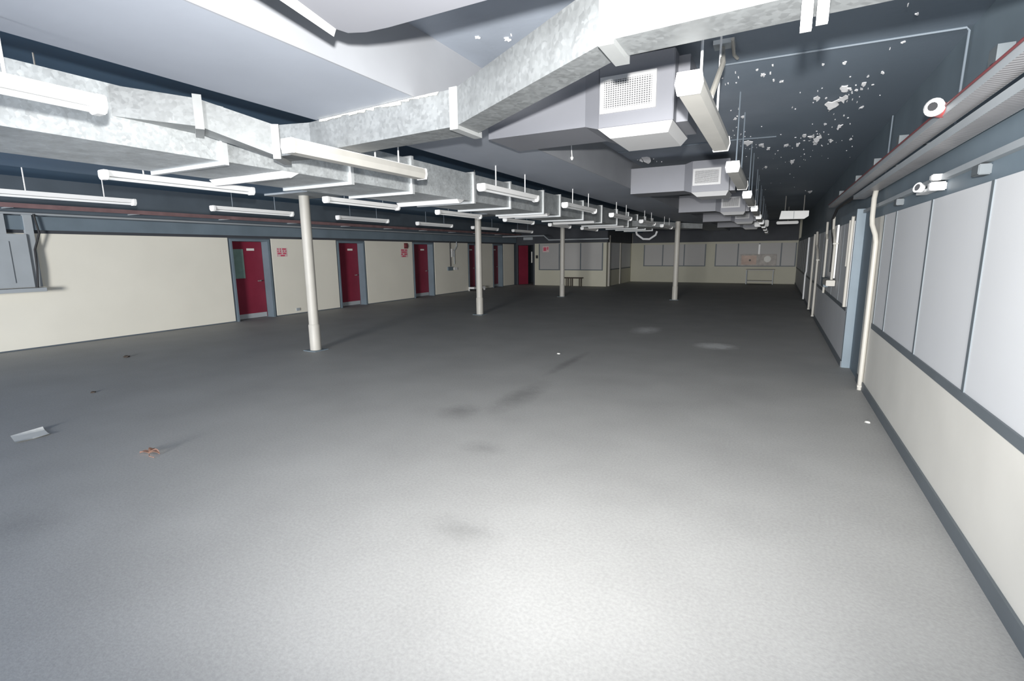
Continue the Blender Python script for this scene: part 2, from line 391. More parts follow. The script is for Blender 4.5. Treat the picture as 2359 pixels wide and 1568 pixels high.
for cx, cy, sx, sy, k in ((-.47, 5.0, .07, .2, 22), (-.5, 7.0, .06, .4, 40), (.3, 6.2, .2, .3, 40), (.3, 8.6, .35, .8, 70), (0, 12, .5, 2, 60), (-.45, 7.9, .1, .3, 30)):
    for _ in range(k//3):
        blob(mb, random.gauss(cx, sx), random.gauss(cy, sy), random.uniform(.003, .009), random.uniform(.006, .02), ZC, 5)
tag(mb.build('plaster_specks', 'flake', ceiling), kind='stuff')

# ------------------------------------------------------------------ columns
def column(x, y, top, label, cap=None):
    t = thing('support_column', (x, y, 0), label, 'column')
    MB().tube([(x, y, .012), (x, y, top)], .086, 24).build('shaft', 'cream2', t, smooth=True)
    MB().tube([(x, y, .012), (x, y, .46), (x, y, .48)], [.097, .097, .087], 24).build('collar', 'cream2', t, smooth=True)
    box(x-.15, x+.15, y-.15, y+.15, 0, .012).build('base_plate', 'slate', t)
    if cap:
        box(x-cap, x+cap, y-cap*.72, y+cap*.72, top, ZS).build('cap_plate', 'greybox', t)
    return t
column(-7.27, 6.25, 2.70, 'cream round steel column nearest the camera, left of centre', .52)
column(-7.27, 12.0, 2.70, 'cream round column second from the camera in the left row', .52)
column(-7.27, 18.2, 2.70, 'cream round column in front of the boarded corner room', .3)
column(-3.07, 18.4, 2.71, 'cream round column standing alone in the middle of the far hall')

# ------------------------------------------------------------------ main duct
TX0, TX1, TZ0, TZ1 = -5.33, -4.27, 2.50, 2.91
trunk = thing('air_duct', (-4.8, 2, 2.5), 'long galvanised rectangular air duct hung down the left of the ceiling', 'air duct')
FY = [-2.0, -.2, 1.3, 2.86, 4.33, 5.40, 6.92, 8.15, 9.60, 10.5, 12.0, 13.5, 15.0, 16.3, 17.5, 18.7, 19.9]
for a, b in zip(FY[:-1], FY[1:]):
    m_ = MB()
    # side sheets carry a shallow cross break
    x0, x1, z0, z1 = TX0, TX1, TZ0, TZ1; ym = (a+b)/2; zm = (z0+z1)/2
    vs = [(x0, a, z0), (x1, a, z0), (x1, a, z1), (x0, a, z1), (x0, b, z0), (x1, b, z0), (x1, b, z1), (x0, b, z1), (x1+.008, ym, zm), ((x0+x1)/2, ym, z0-.008)]
    m_.add(vs, [(3, 2, 1, 0), (4, 5, 6, 7), (0, 3, 7, 4), (3, 7, 6, 2), (1, 5, 8), (5, 6, 8), (6, 2, 8), (2, 1, 8), (0, 1, 9), (1, 5, 9), (5, 4, 9), (4, 0, 9)])
    m_.build('duct_section', 'galv', trunk)
def flange(parent, y, w=.022):
    o = .032
    (MB().box(TX1, TX1+o, y-w, y+w, TZ0-o, TZ1+o).box(TX0-o, TX0, y-w, y+w, TZ0-o, TZ1+o)
     .box(TX0, TX1, y-w, y+w, TZ0-o, TZ0).box(TX0, TX1, y-w, y+w, TZ1, TZ1+o)).build('flange', 'greyflange', parent)
X['darkflange'] = mat('darkened_flange', (.30, .31, .31), .5, .2, var=.06, vscale=8)  # branch flanges, colour darkened against the flash like their sheets
X['greyflange'] = mat('galvanised_flange', (.66, .68, .68), .5, .2, var=.06, vscale=8)
for y in FY[1:]: flange(trunk, y)
for y in (3.45, 6.45, 9.75, 12.8, 15.7):
    g = MB()
    x0, x1 = TX0-.06, TX1+.03
    g.prism([(y-.03, TZ0-.004), (y+.03, TZ0-.06), (y+.06, TZ0-.06), (y+.16, TZ0-.004)], 'x', x0, x1)
    g.build('underside_grille', 'white', trunk)
for y in (1.9, 4.9, 8.0, 11, 14, 17):
    MB().tube([(-4.9, y, TZ1), (-4.9, y, ZC)], .006, 6).build('hanger', 'steel', trunk)
box(TX0+.2, TX1-.2, 20, 20.4, TZ0+.02, TZ1-.05).build('end_cap', 'galv', trunk)

# branch crossing to the right, dropping under the bulkhead
br = thing('branch_duct', (-2, 3, 2.5), 'galvanised branch duct bending across under the bulkhead to the upper right', 'air duct')
F = [(-4.262, 2.05, 2.69, 2.90), (-3.95, 2.48, 2.67, 2.87), (-3.66, 2.92, 2.495, 2.735), (-3.33, 2.97, 2.50, 2.726), (-1.87, 2.84, 2.50, 2.726), (-.63, 2.03, 2.50, 2.726), (1.05, 1.92, 2.50, 2.726)]
BK = [(-4.262, 2.25), (-4.20, 2.63), (-3.80, 3.12), (-3.33, 3.20), (-1.87, 3.09), (-.63, 2.22), (1.05, 2.14)]
for i in range(len(F)-1):
    a, b, c, e = F[i], F[i+1], BK[i], BK[i+1]
    MB().hexa([(a[0], a[1], a[2]), (b[0], b[1], b[2]), (e[0], e[1], b[2]), (c[0], c[1], a[2])],
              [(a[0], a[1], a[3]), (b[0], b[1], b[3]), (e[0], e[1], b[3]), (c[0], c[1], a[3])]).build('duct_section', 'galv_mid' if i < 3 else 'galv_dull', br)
def bflange(i, th=.03, o=.024):
    a, c = F[i], BK[i]
    p = Vector((a[0], a[1], 0)); q = Vector((c[0], c[1], 0)); v = (q-p).normalized(); t = Vector((v.y, -v.x, 0))*th
    p = p-v*o; q = q+v*o
    def ring(z0, z1, p, q): 
        g = [(p-t), (p+t), (q+t), (q-t)]
        return [(k.x, k.y, z0) for k in g], [(k.x, k.y, z1) for k in g]
    m_ = MB(); z0, z1 = a[2]-o, a[3]+(.003 if i > 1 else o)
    m_.hexa(*ring(z0, a[2], p, q))
    m_.hexa(*ring(a[2], z1, p, p+v*(o+.002)))
    m_.hexa(*ring(a[2], z1, q-v*(o+.002), q))
    m_.build('flange', 'darkflange', br)
for i in (1, 2, 4, 5): bflange(i)
m_ = MB()
for k in range(14):
    t = k/13; xx = -3.15+t*1.1; yy = 2.955-.1*t-.004
    m_.add([(xx-.05, yy, 2.727), (xx+.05, yy-.005, 2.727), (xx+.04+random.uniform(-.02, .02), yy-.006, 2.713+random.uniform(-.012, .008)), (xx-.04, yy-.006, 2.713+random.uniform(-.012, .008))], [(0, 1, 2, 3)])
m_.build('torn_tape', 'tape', br)

# far branch near the end of the main duct
fb = MB().hexa([(-4.23, 16.7, 2.52), (-2.5, 20.3, 2.52), (-3.6, 20.5, 2.52), (-4.23, 18.4, 2.52)], [(-4.23, 16.7, 2.70), (-2.5, 20.3, 2.70), (-3.6, 20.5, 2.70), (-4.23, 18.4, 2.70)]).build('branch_duct', 'galv')
tag(fb, 'galvanised offshoot at the far end of the long duct, behind the lone column', 'air duct')

# ------------------------------------------------------------------ diffuser boxes on the bulkhead face
def diffuser(dy):
    y0 = 3.8+dy
    t = thing('diffuser_box', (-1.4, y0+.3, 2.6), '', 'air outlet')
    box(B1[1]-.0, -1.34, y0+.05, y0+.62, 2.64, 3.04).build('duct_stub', 'box', t)
    # flared neck
    MB().hexa([(-1.36, y0+.05, 2.64), (-1.24, y0, 2.60), (-1.24, y0+.66, 2.60), (-1.36, y0+.62, 2.64)],
              [(-1.36, y0+.05, 3.04), (-1.24, y0, 3.07), (-1.24, y0+.66, 3.07), (-1.36, y0+.62, 3.04)]).build('flared_neck', 'box', t)
    box(-1.24, -.70, y0, y0+.66, 2.60, 3.07).build('plenum', 'box', t, bevel=.006)
    box(-.70, -.62, y0+.12, y0+.58, 2.61, 3.05).build('end_collar', 'box', t)
    gx0, gx1, gz0, gz1 = -1.225, -.82, 2.70, 2.95
    fr = (MB().box(gx0, gx1, y0-.015, y0, gz0, gz0+.03).box(gx0, gx1, y0-.015, y0, gz1-.03, gz1)
          .box(gx0, gx0+.03, y0-.015, y0, gz0+.03, gz1-.03).box(gx1-.03, gx1, y0-.015, y0, gz0+.03, gz1-.03)).build('front_grille', 'grille', t)
    m1 = MB()
    n = 20
    for k in range(n):
        xx = gx0+.03+(gx1-gx0-.06)*(k+.5)/n; m1.box(xx-.003, xx+.003, y0-.010, y0-.003, gz0+.03, gz1-.03)
    n = 13
    for k in range(n):
        zz = gz0+.03+(gz1-gz0-.06)*(k+.5)/n; m1.box(gx0+.03, gx1-.03, y0-.012, y0-.004, zz-.0028, zz+.0028)
    tag(m1.build('grid_bars', 'grille', fr), kind='stuff')
    box(gx0+.03, gx1-.03, y0-.002, y0+.0005, gz0+.03, gz1-.03).build('grille_back', 'void', fr)
    # bottom grille with sloping white lip
    lp = MB()
    lp.hexa([(-1.16, y0+.05, 2.535), (-.74, y0+.05, 2.535), (-.74, y0+.6, 2.535), (-1.16, y0+.6, 2.535)],
            [(-1.24, y0-.01, 2.60), (-.70, y0-.01, 2.60), (-.70, y0+.66, 2.60), (-1.24, y0+.66, 2.60)])
    lp.build('bottom_grille', 'grille', t)
    return t
dlab = ['large pale outlet box with white grid grille, nearest on the bulkhead side', 'second outlet box along the bulkhead, grey with a white grille', 'third and smallest-looking outlet box along the bulkhead', 'fourth outlet box along the bulkhead, hidden but for a white sliver', 'fifth outlet box along the bulkhead, far away in the dark']
d0 = diffuser(0)
for k in range(5):
    o = d0 if k == 0 else copy_tree(d0)
    o.location.y = d0.location.y if k == 0 else d0.location.y+4.7*k
    tag(o, dlab[k], None, 'outlet boxes along the bulkhead')
# large box overhead at the top edge of the view
ob = thing('overhead_plenum', (-.8, 1.2, 2.6), 'pale overhead plenum with rounded corner at the top edge of view', 'air outlet')
po = [(-1.34, .4), (.1, .4), (.1, 1.73), (-1.45, 1.73), (-1.56, 1.72), (-1.63, 1.69), (-1.645, 1.64)]
MB().prism(po, 'z', 2.60, 2.98).build('plenum', 'box', ob)
MB().hexa([(-1.385, .4, 2.57), (-1.34, .4, 2.60), (-1.645, 1.64, 2.60), (-1.68, 1.66, 2.585)], [(-1.385, .4, 2.585), (-1.34, .4, 2.615), (-1.645, 1.64, 2.615), (-1.68, 1.66, 2.60)]).build('edge_lip', 'grille', ob)
MB().hexa([(B1[1], .5, 2.76), (-1.38, .45, 2.70), (-1.64, 1.6, 2.70), (B1[1], 1.36, 2.76)], [(B1[1], .5, 2.95), (-1.38, .45, 2.95), (-1.64, 1.6, 2.95), (B1[1], 1.36, 2.95)]).build('flared_neck', 'soffit', ob)

# ------------------------------------------------------------------ strip lights (all switched off)
LZ, LL = 2.40, 1.52
def batten(kind):
    t = thing('strip_light', (0, 0, LZ), '', 'strip light')
    if kind == 'tubes':
        MB().prism([(-.035, LZ+.035), (.035, LZ+.035), (.05, LZ+.085), (-.05, LZ+.085)], 'y', .03, LL-.03).build('housing', 'white', t)
        for s in (0, 1):
            y0, y1 = (0, .045) if s == 0 else (LL-.045, LL)
            MB().prism([(-.035, LZ), (.035, LZ), (.056, LZ+.03), (.054, LZ+.088), (-.054, LZ+.088), (-.056, LZ+.03)], 'y', y0, y1).build('end_cap', 'white', t, bevel=.006)
        MB().tube([(0, .045, LZ+.018), (0, LL-.045, LZ+.018)], .014, 12).build('tube', 'tube', t, smooth=True)
    else:
        MB().prism([(-.045, LZ), (.045, LZ), (.058, LZ+.045), (.05, LZ+.09), (-.05, LZ+.09), (-.058, LZ+.045)], 'y', .012, LL-.012).build('diffuser', 'opal', t)
        for y0, y1 in ((0, .02), (LL-.02, LL)):
            MB().prism([(-.05, LZ-.003), (.05, LZ-.003), (.062, LZ+.045), (.054, LZ+.095), (-.054, LZ+.095), (-.062, LZ+.045)], 'y', y0, y1).build('end_cap', 'white', t)
        MB().box(-.04, .04, .03, LL-.03, LZ+.088, LZ+.097).build('spine', 'white', t)
    return t
def rods(t, top):
    for yy in ((.36, LL-.36) if not (top == ZS and 2 < t.location.y < 3) else (.88, 1.18)):
        MB().tube([(t.location.x, t.location.y+yy, LZ+.085), (t.location.x, t.location.y+yy, top)], .007, 6).build('hanger_rod', 'white' if top == ZS or t.location.y < 2.6 else 'conduit_paint', t)
pt, pd = batten('tubes'), batten('box')
ordn = ['first', 'second', 'third', 'fourth', 'fifth', 'sixth', 'seventh', 'eighth', 'ninth', 'tenth']
rows = [
    ('right', -.40, 2.51, 0, 9, ZC, 'unlit strip light hanging right of the outlet boxes, %s from the camera'),
    ('mid', -3.05, -.09, 0, 7, ZS, 'unlit strip light under the bulkhead beside the long duct, %s from the camera'),
    ('left', -5.53, 2.50, 0, 6, ZC, 'unlit strip light just left of the long duct, %s from the camera'),
    ('far', -7.98, 2.45, 0, 6, ZC, 'unlit strip light in the row nearest the left wall, %s from the camera')]
used = set()
for nm, x, y0, k0, k1, top, lab in rows:
    for k in range(k0, k1):
        boxy = (nm == 'right') or (nm == 'mid' and k == 1)
        p = pd if boxy else pt
        t = p if p not in used else copy_tree(p)
        used.add(p)
        for ch in list(t.children):
            if ch.name.startswith('hanger_rod'): bpy.data.objects.remove(ch)
        t.location = (x, y0+2.6*k, LZ + (ZS-.0-2.73))
        lb = lab % ordn[k]
        if nm == 'mid' and k == 0: lb = 'unlit strip light cut off by the left edge in front of the long duct'
        tag(t, lb, None, {'right': 'strip lights beside the outlet boxes', 'mid': 'strip lights under the bulkhead', 'left': 'strip lights left of the long duct', 'far': 'strip lights nearest the left wall'}[nm])
        rods(t, top)

# conduit drop and clip beside the nearest right light
t = thing('conduit_drop', (-.42, 4.18, 2.5), 'white conduit dropping from the ceiling to the nearest right strip light', 'conduit')
MB().tube([(-.37, 3.05, 2.512), (-.36, 3.45, 2.80), (-.44, 4.15, 3.12), (-.445, 4.2, ZC-.005)], .016, 8).build('pipe', 'cream2', t, smooth=True)
box(-.50, -.36, 4.10, 4.22, ZC-.03, ZC).build('ceiling_box', 'greybox', t)
MB().tube([(-.37, 4.08, ZC-.02), (-.375, 4.3, ZC-.05), (-.36, 4.42, ZC-.04)], .012, 8).build('bent_stub', 'cream2', t, smooth=True)
# cut strut ends hanging at the top edge
t = thing('strut_bracket', (.05, 2.05, 2.43), 'white forked strut end hanging at the top edge of view', 'bracket')
for k, dx in enumerate((-.028, .012)):
    MB().box(.045+dx, .075+dx, 1.80, 1.84, 2.41-.0*k, 2.5).box(.045+dx, .075+dx, 1.82, 1.84, 2.335+.012*k, 2.41).build('prong', 'white', t)
box(.015, .09, 1.78, 1.88, 2.47, 2.50).build('base_clamp', 'white', t)
t = MB().box(.135, .165, 1.83, 1.87, 2.44, 2.50).box(.165, .178, 1.83, 1.87, 2.44, 2.452).build('strut_bracket', 'white')
tag(t, 'small white clip end right of the forked strut at the top edge', 'bracket')

# ------------------------------------------------------------------ ceiling conduits
tag(MB().tube([(-.5, 4.62, ZC-.008), (1.035, 4.68, ZC-.008), (1.05, 4.68, ZC-.03), (1.05, 4.72, 2.55)], .008, 8).build('ceiling_conduit', 'conduit_paint', smooth=True), 'thin grey conduit crossing the dark ceiling and turning down the right wall', 'conduit')
tag(MB().tube([(-2.2, 7.72, ZC-.008), (-.55, 7.66, ZC-.008), (-.1, 7.72, ZC-.008)], .009, 8).build('ceiling_conduit', 'conduit_paint', smooth=True), 'thin conduit across the ceiling between the first two outlet boxes', 'conduit')
tag(MB().tube([(1.05, 7.2, ZC-.01), (1.05, 7.25, 2.52)], .008, 8).build('wall_conduit', 'conduit_paint', smooth=True), 'thin grey conduit down the upper right wall behind the alarm sounder', 'conduit')
t = thing('pull_cord', (-2.63, 7.1, 2.6), 'white pull cord hanging from the bulkhead with a small knob', 'cord')
MB().tube([(-2.20, 5.75, 2.98), (-2.19, 5.76, 2.80)], .006, 6).build('cord', 'white', t)
MB().tube([(-2.19, 5.76, 2.80), (-2.19, 5.76, 2.785), (-2.19, 5.76, 2.76)], [.012, .02, .008], 8).build('knob', 'white', t)

# ------------------------------------------------------------------ right wall services
def tray(name, x0, x1, z, y0, y1, label):
    t = thing(name, (x0, y0, z), label, 'cable tray')
    box(x0, x1, y0, y1, z, z+.003).build('tray_bed', 'perf', t)
    box(x0-.003, x0, y0, y1, z, z+.05).build('outer_lip', 'greybox', t)
    box(x1, x1+.003, y0, y1, z, z+.05).build('inner_lip', 'greybox', t)
    return t
t1 = tray('cable_tray', .80, .90, 2.45, -1, 11.0, 'upper grey perforated cable tray along the top of the right wall')
t2 = tray('cable_tray', .90, 1.03, 2.375, -1, 8.5, 'lower perforated cable tray below the first on the right wall')
for y in (1.2, 3.15, 5.15, 6.3, 7.6, 9.4):
    MB().box(.80, .86, y-.05, y+.05, 2.50, 2.58).box(.80, 1.06, y-.02, y+.02, 2.50, 2.512).build('bracket', 'boxpaint', t1)
tag(MB().tube([(.786, -1, 2.49), (.787, 3, 2.488), (.786, 6, 2.492), (.787, 10.9, 2.49)], .006, 8).build('red_cable', 'redcable'), 'thin red cable clipped along the upper cable tray', 'cable')
tag(MB().tube([(.93, -1, 2.40), (.93, 6.5, 2.40), (.92, 9.6, 2.42), (.90, 10.6, 2.40), (.88, 10.95, 2.25), (.90, 11.0, 2.0), (.915, 10.75, 1.75), (.915, 10.8, 1.3)], .022, 10).build('black_cable', 'blackcable', smooth=True), 'thick black cable running from the trays down to the switch panel', 'cable')
a = thing('alarm_sounder', (.74, 3.86, 2.5), 'round red and white alarm sounder on the upper cable tray', 'alarm')
MB().tube([(.80, 3.9, 2.49), (.755, 3.82, 2.49)], .042, 18).build('body', 'redplastic', a, smooth=True)
MB().tube([(.755, 3.82, 2.49), (.74, 3.795, 2.49), (.73, 3.775, 2.49)], [.045, .05, .036], 18).build('rim', 'white', a, smooth=True)
MB().tube([(.731, 3.777, 2.49), (.729, 3.773, 2.49)], .024, 12).build('mouth', 'blackcable', a)
e = thing('wall_fitting', (1.0, 5.05, 2.12), 'white twin-headed wall fitting above the grey boards', 'wall light')
box(1.0, XR+.01, 4.98, 5.36, 2.135, 2.155).build('base_plate', 'white', e)
MB().tube([(.985, 5.12, 2.165), (.955, 5.10, 2.175)], [.032, .04], 14).build('head', 'white', e, smooth=True)
MB().tube([(.954, 5.10, 2.175), (.952, 5.099, 2.1755)], .026, 14).build('lens', 'void', e)
box(.97, XR+.01, 4.80, 4.87, 2.12, 2.18).build('lower_head', 'white', e, bevel=.008)
box(.975, XR+.01, 4.80, 4.87, 2.19, 2.235).build('upper_head', 'white', e, bevel=.008)
for yy, lb in ((4.0, 'small grey junction box above the boards, nearest on the right wall'), (6.26, 'small grey junction box left of the twin-headed fitting')):
    j = box(1.01, XR+.012, yy-.06, yy+.06, 2.12, 2.18).build('junction_box', 'boxpaint', bevel=.005); tag(j, lb, 'junction box')
def pipe(pts, rad, label, m='cream2', cat='pipe', clips=()):
    t = thing('wall_pipe', pts[0], label, cat)
    MB().tube(pts, rad, 12).build('pipe', m, t, smooth=True)
    for c in clips: box(c[0]-.03, c[0]+.05, c[1]-.035, c[1]+.035, c[2]-.012, c[2]+.012).build('clip', m, t)
    return t
pipe([(1.03, 7.24, .0), (1.03, 7.24, .06), (1.03, 7.24, 1.60), (1.03, 7.24, 1.78), (1.02, 7.26, 1.86), (.985, 7.3, 1.98), (.98, 7.32, 2.06), (.98, 7.33, 2.28), (1.0, 7.4, 2.38)], .027, 'thick cream pipe with a kink near the top, by the set-back wall', clips=((1.03, 7.24, .05),))
pipe([(.945, 8.74, .87), (.945, 8.74, 1.5), (.945, 8.72, 2.1), (.945, 8.70, 2.16)], .022, 'short white pipe right of the slate corner post')
pipe([(.945, 9.0, 1.45), (.945, 9.0, 2.12)], .014, 'thin stub pipe behind the short white pipe')
sp = thing('switchboard', (.93, 10.9, 1.1), 'white switch panel board with conduits on the right wall', 'electrical panel')
box(.925, .955, 10.5, 11.6, 1.2, 2.12).build('back_board', 'white', sp, bevel=.004)
box(.82, .955, 10.35, 11.05, 1.07, 1.17).build('switch_box', 'cream2', sp, bevel=.006)
box(.924, .9255, 11.3, 11.36, 1.86, 1.93).build('warning_mark', 'redmark', sp)
box(.87, .955, 11.5, 12.1, .98, 1.15).build('lower_box', 'slate', sp, bevel=.006)
pipe([(.90, 10.4, 1.18), (.90, 10.4, 1.75), (.90, 10.55, 1.9), (.90, 10.9, 2.05), (.90, 10.95, 2.28)], .022, 'white conduit curving up on the near side of the switch panel', 'cream2', clips=((.90, 10.4, 1.8),))
pipe([(.90, 12.0, 1.15), (.90, 12.0, 1.9), (.90, 12.2, 2.0), (.90, 12.25, 2.25)], .022, 'white conduit on the far side of the switch panel')
pipe([(.93, 12.15, .82), (.93, 12.15, 1.02)], .022, 'short white stub below the switch panel')
pipe([(.93, 14.6, .06), (.93, 14.6, 1.45), (.93, 14.9, 1.7), (.93, 15.3, 1.8), (.93, 15.5, 2.15)], .028, 'first of the tall pale pipes beyond the switch panel', 'cream2', clips=((.93, 14.6, 1.45), (.93, 14.6, .06)))
pipe([(.93, 16.3, .06), (.93, 16.3, 2.12)], .028, 'second of the tall pale pipes beyond the switch panel', 'cream2', clips=((.93, 16.3, .06),))
pipe([(.93, 19.5, .06), (.93, 19.5, .9), (.95, 19.5, 1.0), (.95, 19.5, 2.1)], .026, 'third tall pale pipe, deepest along the right wall', 'grey_board')

# ------------------------------------------------------------------ left wall services
tp = thing('pipe_run', (XL+.25, 2, 2.6), 'dusty red and grey tray running the length of the left wall', 'cable tray')
box(XL+.12, XL+.36, YB, 24.1, 2.60, 2.603).build('tray_bed', 'pinktray', tp)
box(XL+.36, XL+.364, YB, 24.1, 2.58, 2.66).build('outer_lip', 'pinktray', tp)
for y in range(-2, 24, 2):
    box(XL-.02, XL+.36, y-.02, y+.02, 2.575, 2.598).build('bracket', 'greybox', tp)
tag(MB().tube([(XL+.10, YB, 2.50), (XL+.10, 24.1, 2.50)], .022, 10).build('wall_pipe', 'greybox', smooth=True), 'grey pipe running above the cream boards of the left wall', 'pipe')
eb = thing('electrical_cabinet', (XL+.1, 3.8, 1.1), 'grey electrical cabinet with conduits cut by the left edge', 'electrical panel')
box(XL, XL+.12, 2.9, 4.22, 1.16, 2.13).build('cabinet_body', 'greybox', eb, bevel=.01)
box(XL, XL+.26, 2.8, 4.33, 1.08, 1.15).build('shelf', 'greybox', eb, bevel=.005)
box(XL+.12, XL+.135, 3.0, 3.95, 1.25, 2.0).build('cabinet_door', 'greybox', eb, bevel=.004)
box(XL, XL+.10, 3.70, 3.95, 2.0, 2.5).build('trunking', 'greybox', eb)
box(XL, XL+.08, 4.22, 4.34, 1.16, 2.5).build('upright_trunking', 'greybox', eb)
tag(MB().tube([(XL+.12, 4.36, 2.5), (XL+.12, 4.40, 2.15), (XL+.11, 4.30, 1.85), (XL+.13, 4.28, 1.5), (XL+.14, 4.24, 1.15)], .018, 8).build('black_cable', 'blackcable', smooth=True), 'black cable dropping beside the grey cabinet on the left wall', 'cable')
# red notices
def notice(x, y0, y1, z0, z1, lab, rows_):
    n = box(x, x+.004, y0, y1, z0, z1).build('notice', 'pinkpaper'); tag(n, lab, 'notice')
    h = (z1-z0)/len(rows_); bmk = MB()
    for i, rw in enumerate(rows_):
        for (a, b) in rw:
            bmk.box(x+.004, x+.006, y0+(y1-y0)*a, y0+(y1-y0)*b, z1-h*(i+.85), z1-h*(i+.15))
    bmk.build('red_marks', 'redmark', n)
    return n
notice(XL, 9.53, 9.88, 1.66, 1.90, 'faded red notice on the cream board right of the nearest red door', [[(.1, .2), (.32, .42), (.55, .9)], [(.1, .2), (.32, .42), (.6, .7), (.82, .92)], [(.1, .45), (.6, .9)], [(.35, .75)]])
notice(XL, 14.80, 15.22, 1.58, 1.88, 'faded red notice beneath the dark bell on the left wall', [[(.1, .5), (.6, .9)], [(.15, .85)], [(.1, .3), (.5, .9)], [(.2, .7)]])

n = box(-10.80, -10.45, YR-.018, YR-.012, 1.72, 2.02).build('notice', 'pinkpaper'); tag(n, 'faded red notice on the boards of the corner room', 'notice')
MB().box(-10.76, -10.60, YR-.020, YR-.018, 1.78, 1.96).box(-10.56, -10.49, YR-.020, YR-.018, 1.84, 1.98).build('red_marks', 'redmark', n)
b = thing('alarm_bell', (XL, 15.12, 2.0), 'dark round bell high on the left wall above a red notice', 'alarm')
MB().tube([(XL+.0, 15.12, 2.0), (XL+.05, 15.12, 2.0), (XL+.07, 15.12, 2.0)], [.085, .085, .04], 18).build('gong', 'redcable', b, smooth=True)
box(XL, XL+.02, 15.02, 15.22, 1.9, 2.1).build('back_plate', 'redcable', b)
t = box(XL, XL+.03, 10.02, 10.14, .09, .17).build('wall_socket', 'greybox', bevel=.004); tag(t, 'small dark socket low on the board by the nearest column', 'socket')
cp = thing('switchgear', (XL, 18.1, 1.1), 'dark conduits and switches on the board before the fourth red door', 'electrical panel')
MB().tube([(XL+.03, 18.0, 1.15), (XL+.03, 18.0, 2.2)], .02, 8).build('conduit', 'blackcable', cp)
MB().tube([(XL+.03, 18.3, 1.25), (XL+.03, 18.3, 1.8), (XL+.03, 18.5, 2.0), (XL+.03, 18.5, 2.2)], .022, 8).build('conduit', 'greybox', cp)
box(XL, XL+.05, 17.8, 18.15, .98, 1.14).build('switch_box', 'slate', cp)
box(XL, XL+.05, 18.25, 18.5, 1.0, 1.1).build('switch_box', 'white', cp)
box(XL, XL+.04, 18.1, 18.22, 1.55, 1.9).build('isolator', 'white', cp)
t = MB().box(XL+.02, XL+.32, 19.4, 20.4, .10, .18).box(XL+.02, XL+.06, 19.4, 19.45, 0, .10).box(XL+.28, XL+.32, 20.3, 20.4, 0, .10).build('low_shelf', 'white'); tag(t, 'low white board lying at the foot of the fourth red door', 'board')

# ------------------------------------------------------------------ far end objects
c = thing('wall_unit', (-.8, YF, .9), 'tan and steel metal unit hanging on the far wall with a bright spot', 'cabinet')
box(-1.62, .06, YF-.30, YF-.02, .92, 1.50).build('body', 'unit_grey', c, bevel=.02)
box(-1.55, -.85, YF-.315, YF-.30, .98, 1.44).build('tan_panel', 'tan', c)
MB().tube([(-1.15, YF-.315, 1.2), (-1.15, YF-.33, 1.2)], .05, 12).build('knob', 'blackcable', c)
MB().tube([(-.35, YF-.30, 1.26), (-.35, YF-.315, 1.26)], .16, 20).build('glint_disc', 'paper', c)  # pale disc standing in for the reflected bright spot on the metal
tag(box(-.80, -.72, YF-.06, YF-.02, 1.50, 2.0).build('wall_pipe', 'white'), 'short white upright duct above the metal unit on the far wall', 'pipe')
t = thing('work_table', (-.6, YF-.5, 0), 'steel framed table with a lower shelf under the far metal unit', 'table')
box(-1.28, .02, YF-.75, YF-.03, .70, .74).build('tabletop', 'far_grey', t)
box(-1.22, -.04, YF-.7, YF-.08, .14, .17).build('shelf', 'far_grey', t)
for xx in (-1.25, -.04):
    for yy in (YF-.72, YF-.08): box(xx-.02, xx+.02, yy-.02, yy+.02, 0, .70).build('leg', 'greybox', t)
t = thing('low_bench', (-9.0, 23.95, 0), 'small dark bench in front of the boarded corner room', 'bench')
box(-9.62, -8.50, 23.78, 24.12, .40, .45).build('seat', 'darkwood', t)
for xx in (-9.30, -9.08, -8.6):
    for yy in (23.82, 24.08): box(xx-.02, xx+.02, yy-.02, yy+.02, 0, .40).build('leg', 'darkwood', t)
t = box(-11.2, -11.08, YR-.03, YR, 1.40, 1.56).build('wall_switch', 'blackcable', bevel=.004); tag(t, 'dark switch at the left edge of the corner room front', 'switch')
t = box(-11.9, -11.35, YR-.08, YR, 2.36, 2.50).build('exit_sign', 'greybox', bevel=.01); tag(t, 'dim grey box sign over the passage beside the corner room', 'sign')
tag(MB().tube([(-12.2, 22.5, 2.50), (-9.95, 22.5, 2.50), (-9.70, 22.5, 2.29), (-6.75, 22.5, 2.29)], .035, 8).build('pipe_run', 'greybox'), 'grey pipe stepping down before the corner room front', 'pipe')
tag(MB().tube([(-4.9, 20, 2.46), (-4.87, 20, 2.36), (-4.62, 20, 2.18), (-4.38, 20, 2.17), (-4.15, 20, 2.32), (-4.1, 20, 2.46)], .04, 8).build('flexible_hose', 'grey_board', smooth=True), 'pale hose sagging below the far end of the long duct', 'hose')
# ceiling unit and loose lights at the far right
t = thing('ceiling_unit', (.35, 16.2, 2.53), 'wide white ceiling unit high by the far right wall', 'ceiling unit')
MB().prism([(.02, 2.54), (.62, 2.53), (.72, 2.60), (.72, 2.74), (.06, 2.76)], 'y', 16, 16.35).build('casing', 'white', t)
box(.36, .375, 15.993, 16.0, 2.54, 2.74).build('seam', 'greybox', t)
MB().tube([(.15, 16.2, 2.74), (.15, 16.2, ZC)], .012, 8).tube([(.6, 16.2, 2.72), (.6, 16.2, ZC)], .012, 8).build('hanger', 'steel', t)
t = thing('ceiling_unit', (0, 20, 2.5), 'lower white ceiling unit behind the wide one', 'ceiling unit')
box(-.05, .62, 20, 20.4, 2.58, 2.68).build('casing', 'white', t, bevel=.02)
MB().tube([(.3, 20.2, 2.68), (.3, 20.2, ZC)], .012, 8).build('hanger', 'steel', t)
t = thing('ceiling_unit', (-.6, 20, 2.5), 'square white ceiling unit at the far end of the right light row', 'ceiling unit')
box(-.72, -.28, 19.6, 19.9, 2.50, 2.72).build('casing', 'white', t, bevel=.02)
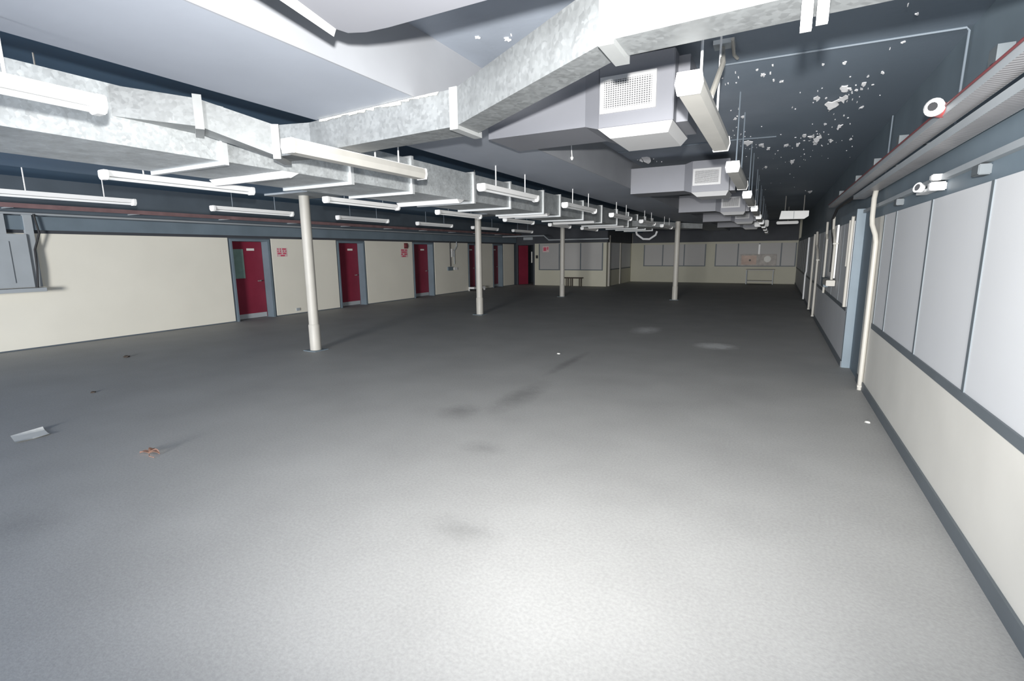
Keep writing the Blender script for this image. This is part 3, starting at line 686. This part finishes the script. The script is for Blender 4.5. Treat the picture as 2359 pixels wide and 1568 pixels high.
MB().tube([(-.5, 19.7, 2.72), (-.5, 19.7, ZC)], .012, 8).build('hanger', 'steel', t)

# ------------------------------------------------------------------ litter on the floor
m_ = MB(); nx, ny = 8, 4
P00, P10, P11, P01 = Vector((-6.44, 1.84, 0)), Vector((-6.14, 1.78, 0)), Vector((-6.14, 2.03, 0)), Vector((-6.42, 2.08, 0))
vs = []; 
for j in range(ny+1):
    for i in range(nx+1):
        a, b_ = i/nx, j/ny
        p = P00.lerp(P10, a).lerp(P01.lerp(P11, a), b_)
        p.z = .004+.018*max(0, a-.75)*4*abs(b_-.5)+.02*max(0, .2-a)*5*b_
        vs.append(p)
n = len(vs)
vs += [p+Vector((0, 0, .004)) for p in vs]
fs = []
for j in range(ny):
    for i in range(nx):
        q = [j*(nx+1)+i, j*(nx+1)+i+1, (j+1)*(nx+1)+i+1, (j+1)*(nx+1)+i]
        fs += [tuple(q[::-1]), tuple(k+n for k in q)]
tag(m_.add(vs, fs).build('paper_sheet', 'paper'), 'off-white sheet with curled corners lying at the left of the floor', 'paper')
lf = thing('dry_leaf', (-4.74, 2.2, 0), 'crumpled dry brown leaf on the floor right of the white sheet', 'leaf')
for k, (ax, ln) in enumerate(((.3, .11), (2.0, .07), (3.5, .09))):
    dr = Vector((math.cos(ax), math.sin(ax), 0)); sd = Vector((-dr.y, dr.x, 0)); o = Vector((-4.74, 2.2, .004))
    vs = []
    for i in range(6):
        s_ = i/5; wd = .022*math.sin(PI*min(1, s_*.9+.08)); h = .03*math.sin(PI*s_)*(1 if k != 2 else .6)
        c_ = o+dr*ln*s_
        vs += [c_+sd*wd+Vector((0, 0, h+.012)), c_+Vector((0, 0, h*.6)), c_-sd*wd+Vector((0, 0, h+.008))]
    fs = []
    for i in range(5):
        for j in range(2): fs.append((i*3+j, i*3+j+1, i*3+j+4, i*3+j+3))
    MB().add(vs, fs).build('lobe', 'brown', lf)
MB().tube([(-4.72, 2.19, .006), (-4.66, 2.16, .01), (-4.60, 2.17, .006)], .003, 6).build('stalk', 'brown', lf)
def crumb(x, y, s, m, lab, cat):
    bm = bmesh.new(); bmesh.ops.create_icosphere(bm, subdivisions=2, radius=s)
    for v in bm.verts:
        v.co *= random.uniform(.7, 1.15); v.co.z = max(0, v.co.z*.45+s*.2)
    mb_ = MB(); mb_.add([v.co+Vector((x, y, 0)) for v in bm.verts], [tuple(v.index for v in f_.verts) for f_ in bm.faces]); bm.free()
    return tag(mb_.build(cat.replace(' ', '_'), m), lab, cat)
crumb(-9.79, 4.42, .05, 'darkwood', 'small dark lump on the floor before the long cream board', 'debris lump')
crumb(.93, 5.85, .028, 'paper', 'small white scrap by the foot of the right wall', 'paper scrap')
crumb(-7.6, 3.0, .03, 'darkwood', 'small dark speck on the floor beyond the white sheet', 'debris lump')
crumb(-3.15, 7.75, .03, 'paper', 'pale crumb on the floor right of the second column foot', 'paper scrap')
